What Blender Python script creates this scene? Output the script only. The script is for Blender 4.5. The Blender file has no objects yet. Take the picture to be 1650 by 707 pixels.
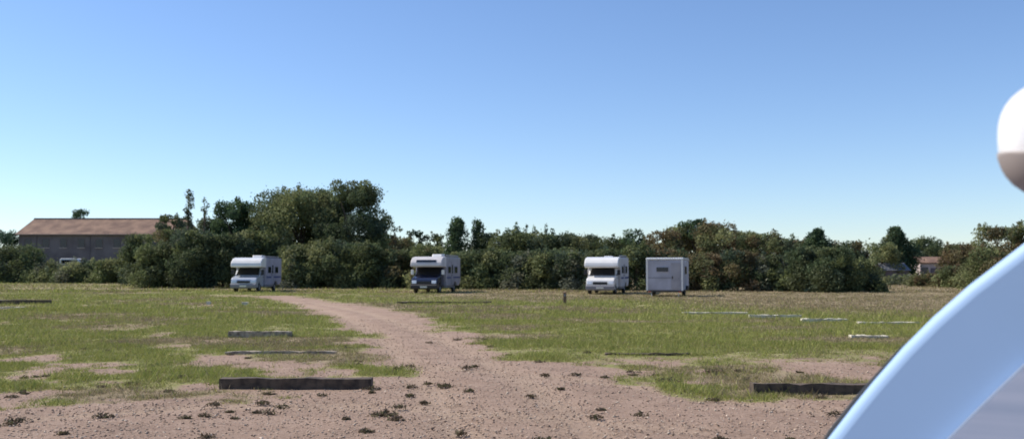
import bpy, bmesh, math, random
import numpy as np
from mathutils import Vector, Matrix
R = math.radians
random.seed(7); rng = np.random.default_rng(7)
sc = bpy.context.scene
col = sc.collection

# ------------------------------------------------------------------ camera, sky, sun, exposure
CAM_Z = 1.65; FPX = 1500.0; PITCH = math.atan(82.5/FPX)
cd = bpy.data.cameras.new('camera'); cam = bpy.data.objects.new('camera', cd); col.objects.link(cam)
cam.location = (0, 0, CAM_Z); cam.rotation_euler = (math.pi/2 + PITCH, 0, 0)
cd.sensor_width = 36; cd.lens = FPX/1650*36; cd.clip_start = .05; cd.clip_end = 5000
cd.dof.use_dof = True; cd.dof.focus_distance = 4.0; cd.dof.aperture_fstop = cd.lens/6.0
sc.camera = cam
SUN_AZ, SUN_EL = -72, 46            # degrees; azimuth from +Y, negative = left
sd = Vector((math.sin(R(SUN_AZ))*math.cos(R(SUN_EL)), math.cos(R(SUN_AZ))*math.cos(R(SUN_EL)), math.sin(R(SUN_EL))))
w = bpy.data.worlds.new('World'); sc.world = w; w.use_nodes = True
wn = w.node_tree; bg = wn.nodes['Background']
sky = wn.nodes.new('ShaderNodeTexSky'); sky.sky_type = 'NISHITA'; sky.sun_disc = False
sky.sun_elevation = R(SUN_EL); sky.sun_rotation = R(SUN_AZ); sky.altitude = 100
sky.air_density = 1.0; sky.dust_density = 0.05; sky.ozone_density = 1.6
wb = wn.nodes.new('ShaderNodeMix'); wb.data_type = 'RGBA'; wb.blend_type = 'MULTIPLY'; wb.inputs[0].default_value = 1
wb.inputs[7].default_value = (.86, .965, 1.17, 1)          # clear air, a slightly cool white balance
wn.links.new(sky.outputs[0], wb.inputs[6]); wn.links.new(wb.outputs[2], bg.inputs[0]); bg.inputs[1].default_value = 0.110
sl = bpy.data.lights.new('sun', 'SUN'); sl.energy = 4.9; sl.angle = R(.5); sl.color = (1, .91, .79)
so = bpy.data.objects.new('sun', sl); col.objects.link(so); so.rotation_euler = sd.to_track_quat('Z', 'Y').to_euler()
sc.view_settings.view_transform = 'Standard'; sc.view_settings.look = 'None'
sc.view_settings.gamma = 1; sc.view_settings.exposure = 0.25; sc.view_settings.use_curve_mapping = False
sc.render.film_transparent = False

# ------------------------------------------------------------------ measuring helpers (photo pixel -> point in the place)
cp, sp = math.cos(PITCH), math.sin(PITCH)
def ray(px, py):
    a = (px-825)/FPX; b = -(py-353.5)/FPX
    return Vector((a, cp - b*sp, sp + b*cp))
def G(px, py):
    r = ray(px, py); t = -CAM_Z/r.z
    return (r.x*t, r.y*t)
def at(px, py, Y):
    r = ray(px, py); t = Y/r.y
    return Vector((r.x*t, Y, CAM_Z + r.z*t))
def to_px(X, Y, Z=0):
    dz = Z-CAM_Z; d = Y*cp + dz*sp; u = -Y*sp + dz*cp
    return 825 + FPX*X/d, 353.5 - FPX*u/d

# ------------------------------------------------------------------ materials
def new_mat(name):
    m = bpy.data.materials.new(name); m.use_nodes = True
    return m, m.node_tree.nodes, m.node_tree.links, m.node_tree.nodes['Principled BSDF']
def mat(name, c, rough=.6, metal=0, var=.12, scale=6, coat=0, bump=0, dirt=None):
    m, n, l, p = new_mat(name)
    t = n.new('ShaderNodeTexNoise'); t.inputs['Scale'].default_value = scale; t.inputs['Detail'].default_value = 6
    tc = n.new('ShaderNodeTexCoord'); l.new(tc.outputs['Object'], t.inputs['Vector'])
    r = n.new('ShaderNodeValToRGB'); l.new(t.outputs[0], r.inputs[0])
    d = dirt if dirt else tuple(x*(1-var) for x in c)
    r.color_ramp.elements[0].position = .3; r.color_ramp.elements[0].color = (*d, 1)
    r.color_ramp.elements[1].position = .6; r.color_ramp.elements[1].color = (*c, 1)
    l.new(r.outputs[0], p.inputs['Base Color'])
    p.inputs['Roughness'].default_value = rough; p.inputs['Metallic'].default_value = metal
    p.inputs['Coat Weight'].default_value = coat
    if bump:
        b = n.new('ShaderNodeBump'); b.inputs['Strength'].default_value = bump; b.inputs['Distance'].default_value = .02
        l.new(t.outputs[0], b.inputs['Height']); l.new(b.outputs[0], p.inputs['Normal'])
    return m
M = {}
M['white'] = mat('white_paint', (.78, .77, .74), .3, var=.1, scale=1.5, coat=.3)
M['white_body'] = mat('white_gelcoat', (.80, .80, .80), .28, var=.05, scale=2.5, coat=.5)
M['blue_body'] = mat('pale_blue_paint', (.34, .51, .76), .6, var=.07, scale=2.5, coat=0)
M['lilac'] = mat('shaded_lilac_panel', (.34, .33, .40), .5, var=.25, scale=1.2)  # left motorhome's sides, their shade put into the colour
M['offwhite'] = mat('off_white_shaded_panel', (.55, .53, .53), .5, var=.2, scale=1.2)  # off-white, greyed to carry shade on the right motorhome's sides
M['dull'] = mat('dull_shaded_panel', (.36, .34, .36), .5, var=.3, scale=1.5)  # middle motorhome's sides with shade painted in; also the trailer door
M['gasket'] = mat('grey_gasket', (.22, .27, .36), .6)
M['mirror_shade'] = mat('mirror_shade_brown', (.30, .26, .24), .6)  # shade and ground reflection under the mirror, painted as grey-brown
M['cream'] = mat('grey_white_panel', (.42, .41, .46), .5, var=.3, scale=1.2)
M['silver'] = mat('silver_paint', (.55, .58, .63), .3, metal=.4, var=.1, coat=.3)
M['navy'] = mat('navy_paint', (.014, .020, .05), .25, var=.2, coat=.6)
M['glass'] = mat('dark_glass', (.012, .015, .02), .06, var=.2, coat=.5)
M['black'] = mat('black_plastic', (.018, .018, .02), .55, var=.3)
M['rubber'] = mat('tyre_rubber', (.02, .02, .02), .8, var=.3, scale=20)
M['seal'] = mat('seal_rubber', (.03, .033, .035), .5, var=.3, scale=20)
M['rim'] = mat('steel_rim', (.5, .5, .5), .4, metal=.7)
M['lamp'] = mat('headlight_lens', (.7, .75, .8), .1, coat=1)
M['red'] = mat('red_lens', (.35, .02, .02), .2)
M['grey'] = mat('grey_trim', (.2, .2, .22), .5)
M['blue_stripe'] = mat('blue_stripe', (.06, .09, .22), .35)
M['plate'] = mat('plate', (.7, .7, .62), .5)
M['wood'] = mat('weathered_timber', (.36, .31, .24), .85, scale=9, dirt=(.12, .09, .065), bump=.6)
M['wood_dark'] = mat('tarred_timber', (.11, .08, .055), .85, scale=9, dirt=(.03, .022, .017), bump=.6)
M['white_wood'] = mat('pale_painted_timber', (.60, .56, .44), .8, scale=5, dirt=(.30, .27, .2), bump=.3)
M['post'] = mat('brown_post', (.16, .10, .06), .8, scale=8, bump=.3)
M['bark'] = mat('bark', (.12, .09, .065), .9, scale=5, dirt=(.05, .04, .03), bump=.6)
M['wall'] = mat('rendered_wall', (.16, .14, .155), .85, scale=.5, dirt=(.10, .085, .095))
M['stucco'] = mat('pale_stucco', (.52, .44, .42), .85, scale=.8, dirt=(.4, .33, .32))
M['pane'] = mat('house_pane', (.03, .035, .05), .15)
M['shutter'] = mat('shutter', (.12, .10, .12), .6)
M['grey_roof'] = mat('grey_roof', (.22, .23, .26), .7, scale=2)
M['fascia'] = mat('fascia', (.12, .10, .10), .7)

def roof_mat():
    m, n, l, p = new_mat('terracotta_tiles')
    tc = n.new('ShaderNodeTexCoord')
    wv = n.new('ShaderNodeTexWave'); wv.inputs['Scale'].default_value = 1.6; wv.inputs['Distortion'].default_value = .4
    l.new(tc.outputs['Object'], wv.inputs['Vector'])
    ns = n.new('ShaderNodeTexNoise'); ns.inputs['Scale'].default_value = .6; ns.inputs['Detail'].default_value = 8
    l.new(tc.outputs['Object'], ns.inputs['Vector'])
    r = n.new('ShaderNodeValToRGB'); l.new(ns.outputs[0], r.inputs[0])
    r.color_ramp.elements[0].position = .35; r.color_ramp.elements[0].color = (.15, .085, .06, 1)
    r.color_ramp.elements[1].position = .65; r.color_ramp.elements[1].color = (.29, .18, .12, 1)
    l.new(r.outputs[0], p.inputs['Base Color']); p.inputs['Roughness'].default_value = .85
    b = n.new('ShaderNodeBump'); b.inputs['Strength'].default_value = .7; b.inputs['Distance'].default_value = .08
    l.new(wv.outputs[0], b.inputs['Height']); l.new(b.outputs[0], p.inputs['Normal'])
    return m
M['tiles'] = roof_mat()

def foliage_mat(name, transl=.3, rough=.7):
    m, n, l, p = new_mat(name)
    a = n.new('ShaderNodeAttribute'); a.attribute_name = 'tint'
    l.new(a.outputs['Color'], p.inputs['Base Color']); p.inputs['Roughness'].default_value = rough
    p.inputs['Specular IOR Level'].default_value = .25
    t = n.new('ShaderNodeBsdfTranslucent'); l.new(a.outputs['Color'], t.inputs[0])
    mx = n.new('ShaderNodeMixShader'); mx.inputs[0].default_value = transl
    l.new(p.outputs[0], mx.inputs[1]); l.new(t.outputs[0], mx.inputs[2])
    l.new(mx.outputs[0], n['Material Output'].inputs[0])
    return m
M['leaf'] = foliage_mat('leaves', .4)
M['blade'] = foliage_mat('grass_blades', .3)
M['stone'] = foliage_mat('gravel_stones', 0, .9)

def ground_mat():
    m, n, l, p = new_mat('field_ground')
    geo = n.new('ShaderNodeNewGeometry')
    def noise(s, d=8, rough=.6):
        t = n.new('ShaderNodeTexNoise'); t.inputs['Scale'].default_value = s; t.inputs['Detail'].default_value = d
        t.inputs['Roughness'].default_value = rough; l.new(geo.outputs['Position'], t.inputs['Vector']); return t.outputs[0]
    def ramp(f, *st):
        r = n.new('ShaderNodeValToRGB'); l.new(f, r.inputs[0]); e = r.color_ramp.elements
        while len(e) < len(st): e.new(.5)
        for k, (pos, c) in enumerate(st): e[k].position = pos; e[k].color = (*c, 1)
        return r.outputs[0]
    def mix(f, a, b):
        x = n.new('ShaderNodeMix'); x.data_type = 'RGBA'; l.new(f, x.inputs[0]); l.new(a, x.inputs[6]); l.new(b, x.inputs[7]); return x.outputs[2]
    def mth(op, a, b):
        x = n.new('ShaderNodeMath'); x.operation = op
        for i, v in enumerate((a, b)):
            if isinstance(v, (int, float)): x.inputs[i].default_value = v
            else: l.new(v, x.inputs[i])
        return x.outputs[0]
    gravel = ramp(noise(1.1, 10, .7), (.30, (.20, .135, .097)), (.48, (.33, .228, .165)), (.70, (.43, .31, .235)))
    speck = ramp(noise(22, 4, .8), (.38, (.15, .11, .085)), (.52, (.345, .255, .205)), (.68, (.52, .42, .35)))
    at_ = n.new('ShaderNodeAttribute'); at_.attribute_name = 'rut'
    rc = n.new('ShaderNodeRGB'); rc.outputs[0].default_value = (.50, .38, .27, 1)
    gravel = mix(mth('MULTIPLY', at_.outputs['Fac'], noise(1.7, 5, .6)), gravel, rc.outputs[0])
    h = n.new('ShaderNodeMix'); h.data_type = 'RGBA'; h.inputs[0].default_value = .38; l.new(gravel, h.inputs[6]); l.new(speck, h.inputs[7])
    gravel = h.outputs[2]
    green = ramp(noise(.55, 10, .7), (.32, (.16, .165, .06)), (.5, (.24, .245, .085)), (.68, (.36, .31, .17)))
    dry = ramp(noise(.9, 10, .7), (.3, (.18, .14, .085)), (.55, (.31, .25, .155)), (.75, (.38, .31, .20)))
    ag = n.new('ShaderNodeAttribute'); ag.attribute_name = 'grass'
    ad = n.new('ShaderNodeAttribute'); ad.attribute_name = 'dry'
    nz = noise(2.2, 8, .75)
    f1 = mth('ADD', ag.outputs['Fac'], mth('MULTIPLY', mth('SUBTRACT', nz, .5), 1.5))
    f1 = ramp(f1, (.38, (0, 0, 0)), (.62, (1, 1, 1)))
    f2 = mth('ADD', ad.outputs['Fac'], mth('MULTIPLY', mth('SUBTRACT', noise(.8, 6, .7), .5), 1.2))
    f2 = ramp(f2, (.35, (0, 0, 0)), (.65, (1, 1, 1)))
    l.new(mix(f1, gravel, mix(f2, green, dry)), p.inputs['Base Color'])
    p.inputs['Roughness'].default_value = .95; p.inputs['Specular IOR Level'].default_value = .15
    b = n.new('ShaderNodeBump'); b.inputs['Strength'].default_value = .8; b.inputs['Distance'].default_value = .04
    l.new(noise(14, 8, .8), b.inputs['Height']); l.new(b.outputs[0], p.inputs['Normal'])
    return m

# ------------------------------------------------------------------ object helpers
def tag(o, label=None, cat=None, group=None, kind=None):
    for k, v in (('label', label), ('category', cat), ('group', group), ('kind', kind)):
        if v: o[k] = v
    return o
def empty(name, loc=(0, 0, 0), rz=0, **kw):
    o = bpy.data.objects.new(name, None); col.objects.link(o); o.location = loc; o.rotation_euler = (0, 0, rz)
    o.empty_display_size = .3
    return tag(o, **kw)
def link(name, me, m, parent=None):
    o = bpy.data.objects.new(name, me); col.objects.link(o)
    if m: me.materials.append(m)
    if parent: o.parent = parent
    return o
class MB:
    def __init__(s): s.b = bmesh.new()
    def poly_prism(s, pts, w, axis='x', c=0.0):
        """pts (a, z) outline, extruded over width w centred at c along axis x or y"""
        v0 = []; v1 = []
        for a, z in pts:
            if axis == 'x': v0.append(s.b.verts.new((c-w/2, a, z))); v1.append(s.b.verts.new((c+w/2, a, z)))
            else: v0.append(s.b.verts.new((a, c-w/2, z))); v1.append(s.b.verts.new((a, c+w/2, z)))
        s.b.faces.new(v0); s.b.faces.new(v1[::-1])
        for i in range(len(pts)):
            j = (i+1) % len(pts); s.b.faces.new((v0[j], v0[i], v1[i], v1[j]))
        return s
    def box(s, x0, x1, y0, y1, z0, z1):
        return s.poly_prism([(y0, z0), (y1, z0), (y1, z1), (y0, z1)], x1-x0, 'x', (x0+x1)/2)
    def slab(s, a, b, c, d, t):
        """quad a b c d thickened along its normal by t"""
        P = [Vector(q) for q in (a, b, c, d)]; nn = (P[1]-P[0]).cross(P[2]-P[0]).normalized()*t
        v0 = [s.b.verts.new(q) for q in P]; v1 = [s.b.verts.new(q+nn) for q in P]
        s.b.faces.new(v0[::-1]); s.b.faces.new(v1)
        for i in range(4): j = (i+1) % 4; s.b.faces.new((v0[i], v0[j], v1[j], v1[i]))
        return s
    def tube(s, pts, rad, n=8, cap=True):
        pts = [Vector(p) for p in pts]; rings = []
        for i, p in enumerate(pts):
            d = (pts[min(i+1, len(pts)-1)]-pts[max(i-1, 0)]).normalized()
            a = d.orthogonal().normalized() if i == 0 else (a - d*a.dot(d)).normalized()
            b = d.cross(a); r = rad[i] if isinstance(rad, (list, tuple)) else rad
            rings.append([s.b.verts.new(p + a*math.cos(k*2*math.pi/n)*r + b*math.sin(k*2*math.pi/n)*r) for k in range(n)])
        for q, r in zip(rings, rings[1:]):
            for k in range(n): s.b.faces.new((q[k], q[(k+1) % n], r[(k+1) % n], r[k]))
        if cap: s.b.faces.new(rings[0][::-1]); s.b.faces.new(rings[-1])
        return s
    def build(s, name, m, parent=None, bevel=0, seg=3, smooth=False, ang=35):
        bmesh.ops.recalc_face_normals(s.b, faces=s.b.faces)
        me = bpy.data.meshes.new(name); s.b.to_mesh(me); s.b.free()
        if smooth:
            for p in me.polygons: p.use_smooth = True
            try: me.set_sharp_from_angle(angle=R(40))
            except Exception: pass
        o = link(name, me, m, parent)
        if bevel:
            md = o.modifiers.new('bevel', 'BEVEL'); md.width = bevel; md.segments = seg; md.limit_method = 'ANGLE'; md.angle_limit = R(ang)
        return o

# value noise in python
_N = rng.random((256, 256))
def vnoise(x, y):
    xi = np.floor(x).astype(int); yi = np.floor(y).astype(int); fx = x-xi; fy = y-yi
    fx = fx*fx*(3-2*fx); fy = fy*fy*(3-2*fy)
    a = _N[xi % 256, yi % 256]; b = _N[(xi+1) % 256, yi % 256]; c = _N[xi % 256, (yi+1) % 256]; d = _N[(xi+1) % 256, (yi+1) % 256]
    return (a*(1-fx)+b*fx)*(1-fy) + (c*(1-fx)+d*fx)*fy
def fbm(x, y, o=4):
    s = 0; a = .5; t = 0
    for k in range(o): s = s + a*vnoise(x*2**k+17*k, y*2**k+31*k); t += a; a *= .55
    return s/t

# ------------------------------------------------------------------ the map of the field: where grass grows and where gravel lies
def world_poly(pts): return np.array([G(*p) for p in pts])
LEFT = world_poly([(-700, 474), (-700, 668), (0, 655), (120, 643), (250, 632), (350, 630), (520, 634), (605, 614), (580, 580), (556, 548), (515, 512), (455, 491), (395, 479), (300, 474)])
RIGHT = world_poly([(500, 478), (575, 489), (655, 500), (735, 524), (815, 558), (865, 579), (960, 584), (1040, 592), (1080, 618), (1180, 640), (1290, 648), (1420, 640), (2600, 650), (2600, 474), (470, 474)])
def sdist(P, x, y):
    """signed distance (m), positive inside"""
    n = len(P); ins = np.zeros(x.shape, bool); d = np.full(x.shape, 1e9)
    for i in range(n):
        x0, y0 = P[i]; x1, y1 = P[(i+1) % n]
        c = ((y0 > y) != (y1 > y)); xx = (x1-x0)*(y-y0)/(y1-y0+1e-12)+x0
        ins ^= c & (x < xx)
        dx, dy = x1-x0, y1-y0; t = np.clip(((x-x0)*dx+(y-y0)*dy)/(dx*dx+dy*dy), 0, 1)
        d = np.minimum(d, np.hypot(x-x0-t*dx, y-y0-t*dy))
    return np.where(ins, d, -d)
def field(x, y):
    """grass cover 0..1 and dryness 0..1 at ground points"""
    s = np.maximum(sdist(LEFT, x, y), sdist(RIGHT, x, y))
    s = np.where(y > 62, 2.0, s)
    s = s + (fbm(x*.9, y*.9)-.5)*2.2 + .35
    cover = np.clip(.5+s/(.5+y*.022), 0, 1)
    near = np.clip((21-y)/6, 0, 1)                       # the near margin is patchy
    patch = fbm(x*.55+9, y*.45+3, 5)
    cover = cover*np.clip(1 - near*np.clip((patch-.48)*7.0, 0, .85) - np.clip((patch-.58)*5, 0, .7)*(.2+.65*np.clip((2-x)/4, 0, 1)), 0, 1)
    dry = np.clip((x-3-(60-y)*.12)/8, 0, 1)*np.clip((y-31)/10, 0, 1)   # the tan strip far right
    dry = np.maximum(dry, np.clip((x+10)/8, 0, 1)*np.clip((y-48)/8, 0, 1)*.75)
    dry = np.maximum(dry, np.clip((x+60)/10, 0, 1)*np.clip((y-70)/10, 0, 1)*.45)
    dry = np.maximum(dry, near*np.clip((x-3)/3, 0, 1)*.7)
    dry = np.maximum(dry, np.clip((fbm(x*.25+40, y*.4)-.51)*6, 0, .85))
    return cover, dry
def height(x, y):
    return ((fbm(x*.35+5, y*.35, 3)-.5)*.10 + (fbm(x*2.1, y*2.1, 3)-.5)*.035)*np.clip((y-2)/6, 0, 1)*np.clip((160-y)/60, 0, 1)

RUTS = [world_poly(p) for p in (
    [(470, 486), (540, 503), (600, 532), (640, 570), (690, 625), (760, 720)],
    [(500, 486), (590, 503), (680, 532), (760, 570), (860, 625), (980, 720)],
    [(690, 590), (860, 604), (1040, 622), (1200, 648), (1400, 664)],
    [(60, 672), (300, 655), (560, 652), (800, 668), (1100, 690)])]
def rut(x, y):
    d = np.full(x.shape, 1e9)
    for P_ in RUTS:
        for (x0, y0), (x1, y1) in zip(P_, P_[1:]):
            dx, dy = x1-x0, y1-y0; t = np.clip(((x-x0)*dx+(y-y0)*dy)/(dx*dx+dy*dy), 0, 1); d = np.minimum(d, np.hypot(x-x0-t*dx, y-y0-t*dy))
    return np.exp(-(d/.28)**2)
def axis(lo, hi, step, ext):
    c = list(np.arange(lo, hi+1e-6, step)); s = step; a = lo
    L = []
    while a > -ext: s *= 1.35; a -= s; L.append(a)
    s = step; b = c[-1]; H = []
    while b < ext: s *= 1.35; b += s; H.append(b)
    return np.array(L[::-1]+c+H)
xs = axis(-34, 34, .2, 2500); ys = axis(6, 50, .2, 2500)
def make_ground():
    X, Y = np.meshgrid(xs, ys); X = X.ravel(); Y = Y.ravel(); nx, ny = len(xs), len(ys)
    rt = rut(X, Y); Z = height(X, Y)-.035*rt
    idx = np.arange(nx*ny).reshape(ny, nx)
    f = np.stack([idx[:-1, :-1], idx[:-1, 1:], idx[1:, 1:], idx[1:, :-1]], -1).reshape(-1, 4)
    me = raw_mesh('ground', np.stack([X, Y, Z], -1), f)
    c, d = field(X, Y)
    for nm, v in (('grass', c), ('dry', d), ('rut', rt)):
        a = me.attributes.new(nm, 'FLOAT', 'POINT'); a.data.foreach_set('value', v.astype(np.float32))
    me.polygons.foreach_set('use_smooth', np.ones(len(f), bool))
    o = link('ground', me, ground_mat()); o['kind'] = 'structure'
def raw_mesh(name, v, f, tint=None):
    me = bpy.data.meshes.new(name); k = f.shape[1]
    me.vertices.add(len(v)); me.vertices.foreach_set('co', np.asarray(v, np.float32).ravel())
    me.loops.add(f.size); me.loops.foreach_set('vertex_index', f.astype(np.int32).ravel())
    me.polygons.add(len(f)); me.polygons.foreach_set('loop_start', np.arange(0, f.size, k, dtype=np.int32))
    me.update(calc_edges=True); me.validate()
    if tint is not None:
        a = me.attributes.new('tint', 'FLOAT_COLOR', 'POINT')
        a.data.foreach_set('color', np.concatenate([tint, np.ones((len(tint), 1))], 1).astype(np.float32).ravel())
    return me
make_ground()

# ------------------------------------------------------------------ grass and gravel
def palette(P, n, jit=.18):
    P = np.array(P); c = P[rng.integers(0, len(P), n)]
    return np.clip(c*(1+rng.normal(0, jit, (n, 1))), .004, 1)
GREEN = [(.25, .285, .06), (.31, .33, .08), (.19, .235, .055), (.36, .345, .12), (.30, .285, .10)]
DRY = [(.30, .24, .14), (.24, .19, .11), (.20, .18, .09), (.36, .30, .19)]
def grass(y0, y1, n, hgt, wid, spread=3, keep=.25, xk=.62, power=1.0):
    Y = y0+(y1-y0)*rng.random(n)**power; X = (rng.random(n)*2-1)*(Y*xk+1)
    c, d = field(X, Y)
    fine = fbm(X*2.3+50, Y*2.3, 3)
    k = rng.random(n) < np.clip(c*1.1-(fine-.42)*2.0, 0, 1)*(.25+.75*c)
    k &= c > keep
    X, Y, d, fine, c = X[k], Y[k], d[k], fine[k], c[k]; n = len(X)
    hh = hgt*(.45+.9*rng.random(n))*(.5+.6*c)*(1-.35*d)*(1.35-fine*.8)
    nb = 5; X = np.repeat(X, nb); Y = np.repeat(Y, nb); hh = np.repeat(hh, nb)*(.6+.6*rng.random(n*nb)); d = np.repeat(d, nb)
    fn = np.repeat(fine, nb); N = n*nb
    X = X+rng.normal(0, wid*spread, N); Y = Y+rng.normal(0, wid*spread, N); Z = height(X, Y)-.005
    a = rng.random(N)*math.tau; ww = wid*(.5+rng.random(N)*.7); ln = hh*(.3+rng.random(N)*.8); b = rng.random(N)*math.tau
    v = np.empty((N, 3, 3))
    v[:, 0] = np.stack([X-np.cos(a)*ww/2, Y-np.sin(a)*ww/2, Z], -1)
    v[:, 1] = np.stack([X+np.cos(a)*ww/2, Y+np.sin(a)*ww/2, Z], -1)
    v[:, 2] = np.stack([X+np.cos(b)*ln, Y+np.sin(b)*ln, Z+hh], -1)
    isd = rng.random(N) < np.clip(d*.9+.07+(fn-.5)*.8, .03, .95)
    t = np.where(isd[:, None], palette(DRY, N), palette(GREEN, N))
    return v.reshape(-1, 3), np.repeat(t, 3, 0)
parts = [grass(9.5, 22, 150000, .06, .010), grass(20, 40, 120000, .075, .018), grass(38, 80, 60000, .10, .04), grass(70, 150, 16000, .2, .1)]
parts += [grass(10.5, 34, 9000, .17, .014, spread=4, keep=.35), grass(30, 60, 9000, .2, .03, spread=3, keep=.4)]
V = np.concatenate([p[0] for p in parts]); T = np.concatenate([p[1] for p in parts])
tag(link('grass', raw_mesh('grass', V, np.arange(len(V)).reshape(-1, 3), T), M['blade']),
    'short patchy green and straw coloured grass growing over the campsite field', 'grass', kind='stuff')

def stones(n, y0, y1, s0, s1, pal, name, label, cat, clump=None, flat=.6, gate=True):
    Y = y0+(y1-y0)*rng.random(n)**1.4; X = (rng.random(n)*2-1)*(Y*.62+.5)
    if gate:
        c, d = field(X, Y); k = rng.random(n) > c*.9; X, Y = X[k], Y[k]
    n = len(X)
    s = s0+(s1-s0)*rng.random(n)**2.5
    base = np.array([(1, 0, 0), (0, 1, 0), (-1, 0, 0), (0, -1, 0), (0, 0, 1), (0, 0, -1)], float)
    F = np.array([(0, 1, 4), (1, 2, 4), (2, 3, 4), (3, 0, 4), (1, 0, 5), (2, 1, 5), (3, 2, 5), (0, 3, 5)])
    v = base[None]*(1+rng.normal(0, .25, (n, 6, 3)))*s[:, None, None]; v[:, :, 2] *= flat
    v += rng.normal(0, .25, (n, 6, 3))*s[:, None, None]
    a = rng.random(n)*math.tau; ca, sa = np.cos(a)[:, None], np.sin(a)[:, None]
    x = v[:, :, 0]*ca-v[:, :, 1]*sa; y = v[:, :, 0]*sa+v[:, :, 1]*ca
    v[:, :, 0] = x+X[:, None]; v[:, :, 1] = y+Y[:, None]; v[:, :, 2] += (height(X, Y)+s*.15)[:, None]
    f = (F[None]+(np.arange(n)*6)[:, None, None]).reshape(-1, 3)
    t = np.repeat(palette(pal, n, .15), 6, 0)
    tag(link(name, raw_mesh(name, v.reshape(-1, 3), f, t), M['stone']), label, cat, kind='stuff')
stones(110000, 6, 32, .004, .019, [(.38, .28, .21), (.30, .22, .165), (.44, .34, .26), (.20, .15, .115), (.36, .26, .19), (.48, .40, .32)],
       'gravel', 'loose pinkish brown gravel spread over the track and the foreground', 'gravel')

def weeds(n, pal, name, label, spots=None):
    V = []; T = []
    for k in range(n):
        if spots and k < len(spots): x, y = G(*spots[k]); s = .05+.09*random.random()**1.5
        else:
            y = 9+14*random.random()**1.3; x = (random.random()*2-1)*(y*.55); s = .03+.05*random.random()
        m = 260 if s > .12 else 90
        p = rng.normal(0, 1, (m, 3)); p /= np.linalg.norm(p, axis=1)[:, None]; p *= (rng.random((m, 1))**.5)*s
        p[:, 2] = np.abs(p[:, 2])*.55; p[:, 0] *= 1.5
        c = p + np.array([x, y, float(height(np.array([x]), np.array([y]))[0])])
        d = rng.normal(0, .014, (m, 3, 3)); v = c[:, None]+d
        V.append(v.reshape(-1, 3)); T.append(np.repeat(palette(pal, m), 3, 0))
    V = np.concatenate(V); T = np.concatenate(T)
    tag(link(name, raw_mesh(name, V, np.arange(len(V)).reshape(-1, 3), T), M['blade']), label, 'weeds', kind='stuff')
weeds(110, [(.11, .08, .055), (.15, .11, .075), (.10, .085, .05), (.13, .13, .06)], 'weeds',
      'small brown dried weed clumps scattered over the gravel',
      [(330, 672), (300, 676), (434, 668), (560, 563), (166, 674), (345, 655), (690, 620), (715, 624), (578, 588), (640, 680), (820, 572), (765, 590), (716, 626), (1020, 598), (1055, 604), (520, 640), (600, 630), (1150, 600), (1190, 598), (640, 595), (1075, 615), (660, 640), (620, 672), (590, 697), (40, 610), (75, 607), (20, 640), (660, 592)])

# ------------------------------------------------------------------ timbers
def timber(px0, px1, py, hgt, dep, m, name, label, cat, group=None, rz=0, lift=0, wob=.014):
    """py is where the foot of the near face meets the ground"""
    x0, y = G(px0, py); x1, _ = G(px1, py); L = x1-x0; z = float(height(np.array([(x0+x1)/2]), np.array([y]))[0])
    b = MB(); n = 12
    pts = []
    bm = b.b; rings = []
    for i in range(n+1):
        t = -L/2+L*i/n; o = [random.uniform(-wob, wob) for _ in range(4)]
        rings.append([bm.verts.new((t, 0+o[0], -.03)), bm.verts.new((t, dep+o[1], -.03)), bm.verts.new((t, dep+o[1], hgt+o[2])), bm.verts.new((t, 0+o[0], hgt+o[3]))])
    for q, r in zip(rings, rings[1:]):
        for k in range(4): bm.faces.new((q[k], q[(k+1) % 4], r[(k+1) % 4], r[k]))
    bm.faces.new(rings[0][::-1]); bm.faces.new(rings[-1])
    o = b.build(name, m, bevel=.006, seg=2); o.location = ((x0+x1)/2, y, z+lift); o.rotation_euler = (0, 0, rz)
    return tag(o, label, cat, group)
timber(352, 598, 628, .15, .2, M['wood_dark'], 'timber_sleeper', 'long dark timber sleeper lying across the gravel at the left foreground', 'sleeper')
timber(1214, 1440, 633, .14, .2, M['wood_dark'], 'timber_sleeper', 'dark timber sleeper with its right end hidden by the light blue vehicle nose', 'sleeper')
timber(367, 468, 543, .15, .2, M['wood'], 'timber_sleeper', 'short grey topped sleeper in the grass left of the gravel track', 'sleeper')
timber(362, 542, 570, .05, .09, M['wood'], 'timber_sleeper', 'thin pale plank nearly flush in the grass between the two left sleepers', 'plank')
timber(-90, 78, 490, .22, .35, M['wood_dark'], 'timber_sleeper', 'dark sleeper at the left edge of the field cut off by the frame', 'sleeper')
timber(-60, 36, 497, .07, .3, M['white_wood'], 'edging_board', 'pale board on the grass in front of the dark sleeper at the left edge', 'board')
timber(975, 1112, 572, .05, .1, M['wood_dark'], 'timber_sleeper', 'thin dark plank sunk in the grass right of the gravel track', 'plank')
timber(640, 792, 489, .12, .2, M['wood_dark'], 'timber_sleeper', 'thin dark sleeper in the grass in front of the middle motorhome', 'sleeper')
G_ = 'pale edging boards in the grass'
for a, b, y, rz, lb in ((1208, 1291, 512, -.08, 'left of two bright pale boards end to end'),
                        (1293, 1366, 518, -.08, 'right of two bright pale boards end to end at right of field'),
                        (1384, 1484, 523, 0, 'pale board running to the edge of the light blue vehicle nose'),
                        (1372, 1432, 545, 0, 'pale board nearest the camera, beside the light blue vehicle nose'),
                        (1100, 1206, 506, -.06, 'dull pale board in the dry grass below the box trailer')):
    timber(a, b, y, .11 if y < 519 and a > 1100 else .07, .22, M['white_wood'], 'edging_board', lb, 'board', G_, rz)
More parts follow.
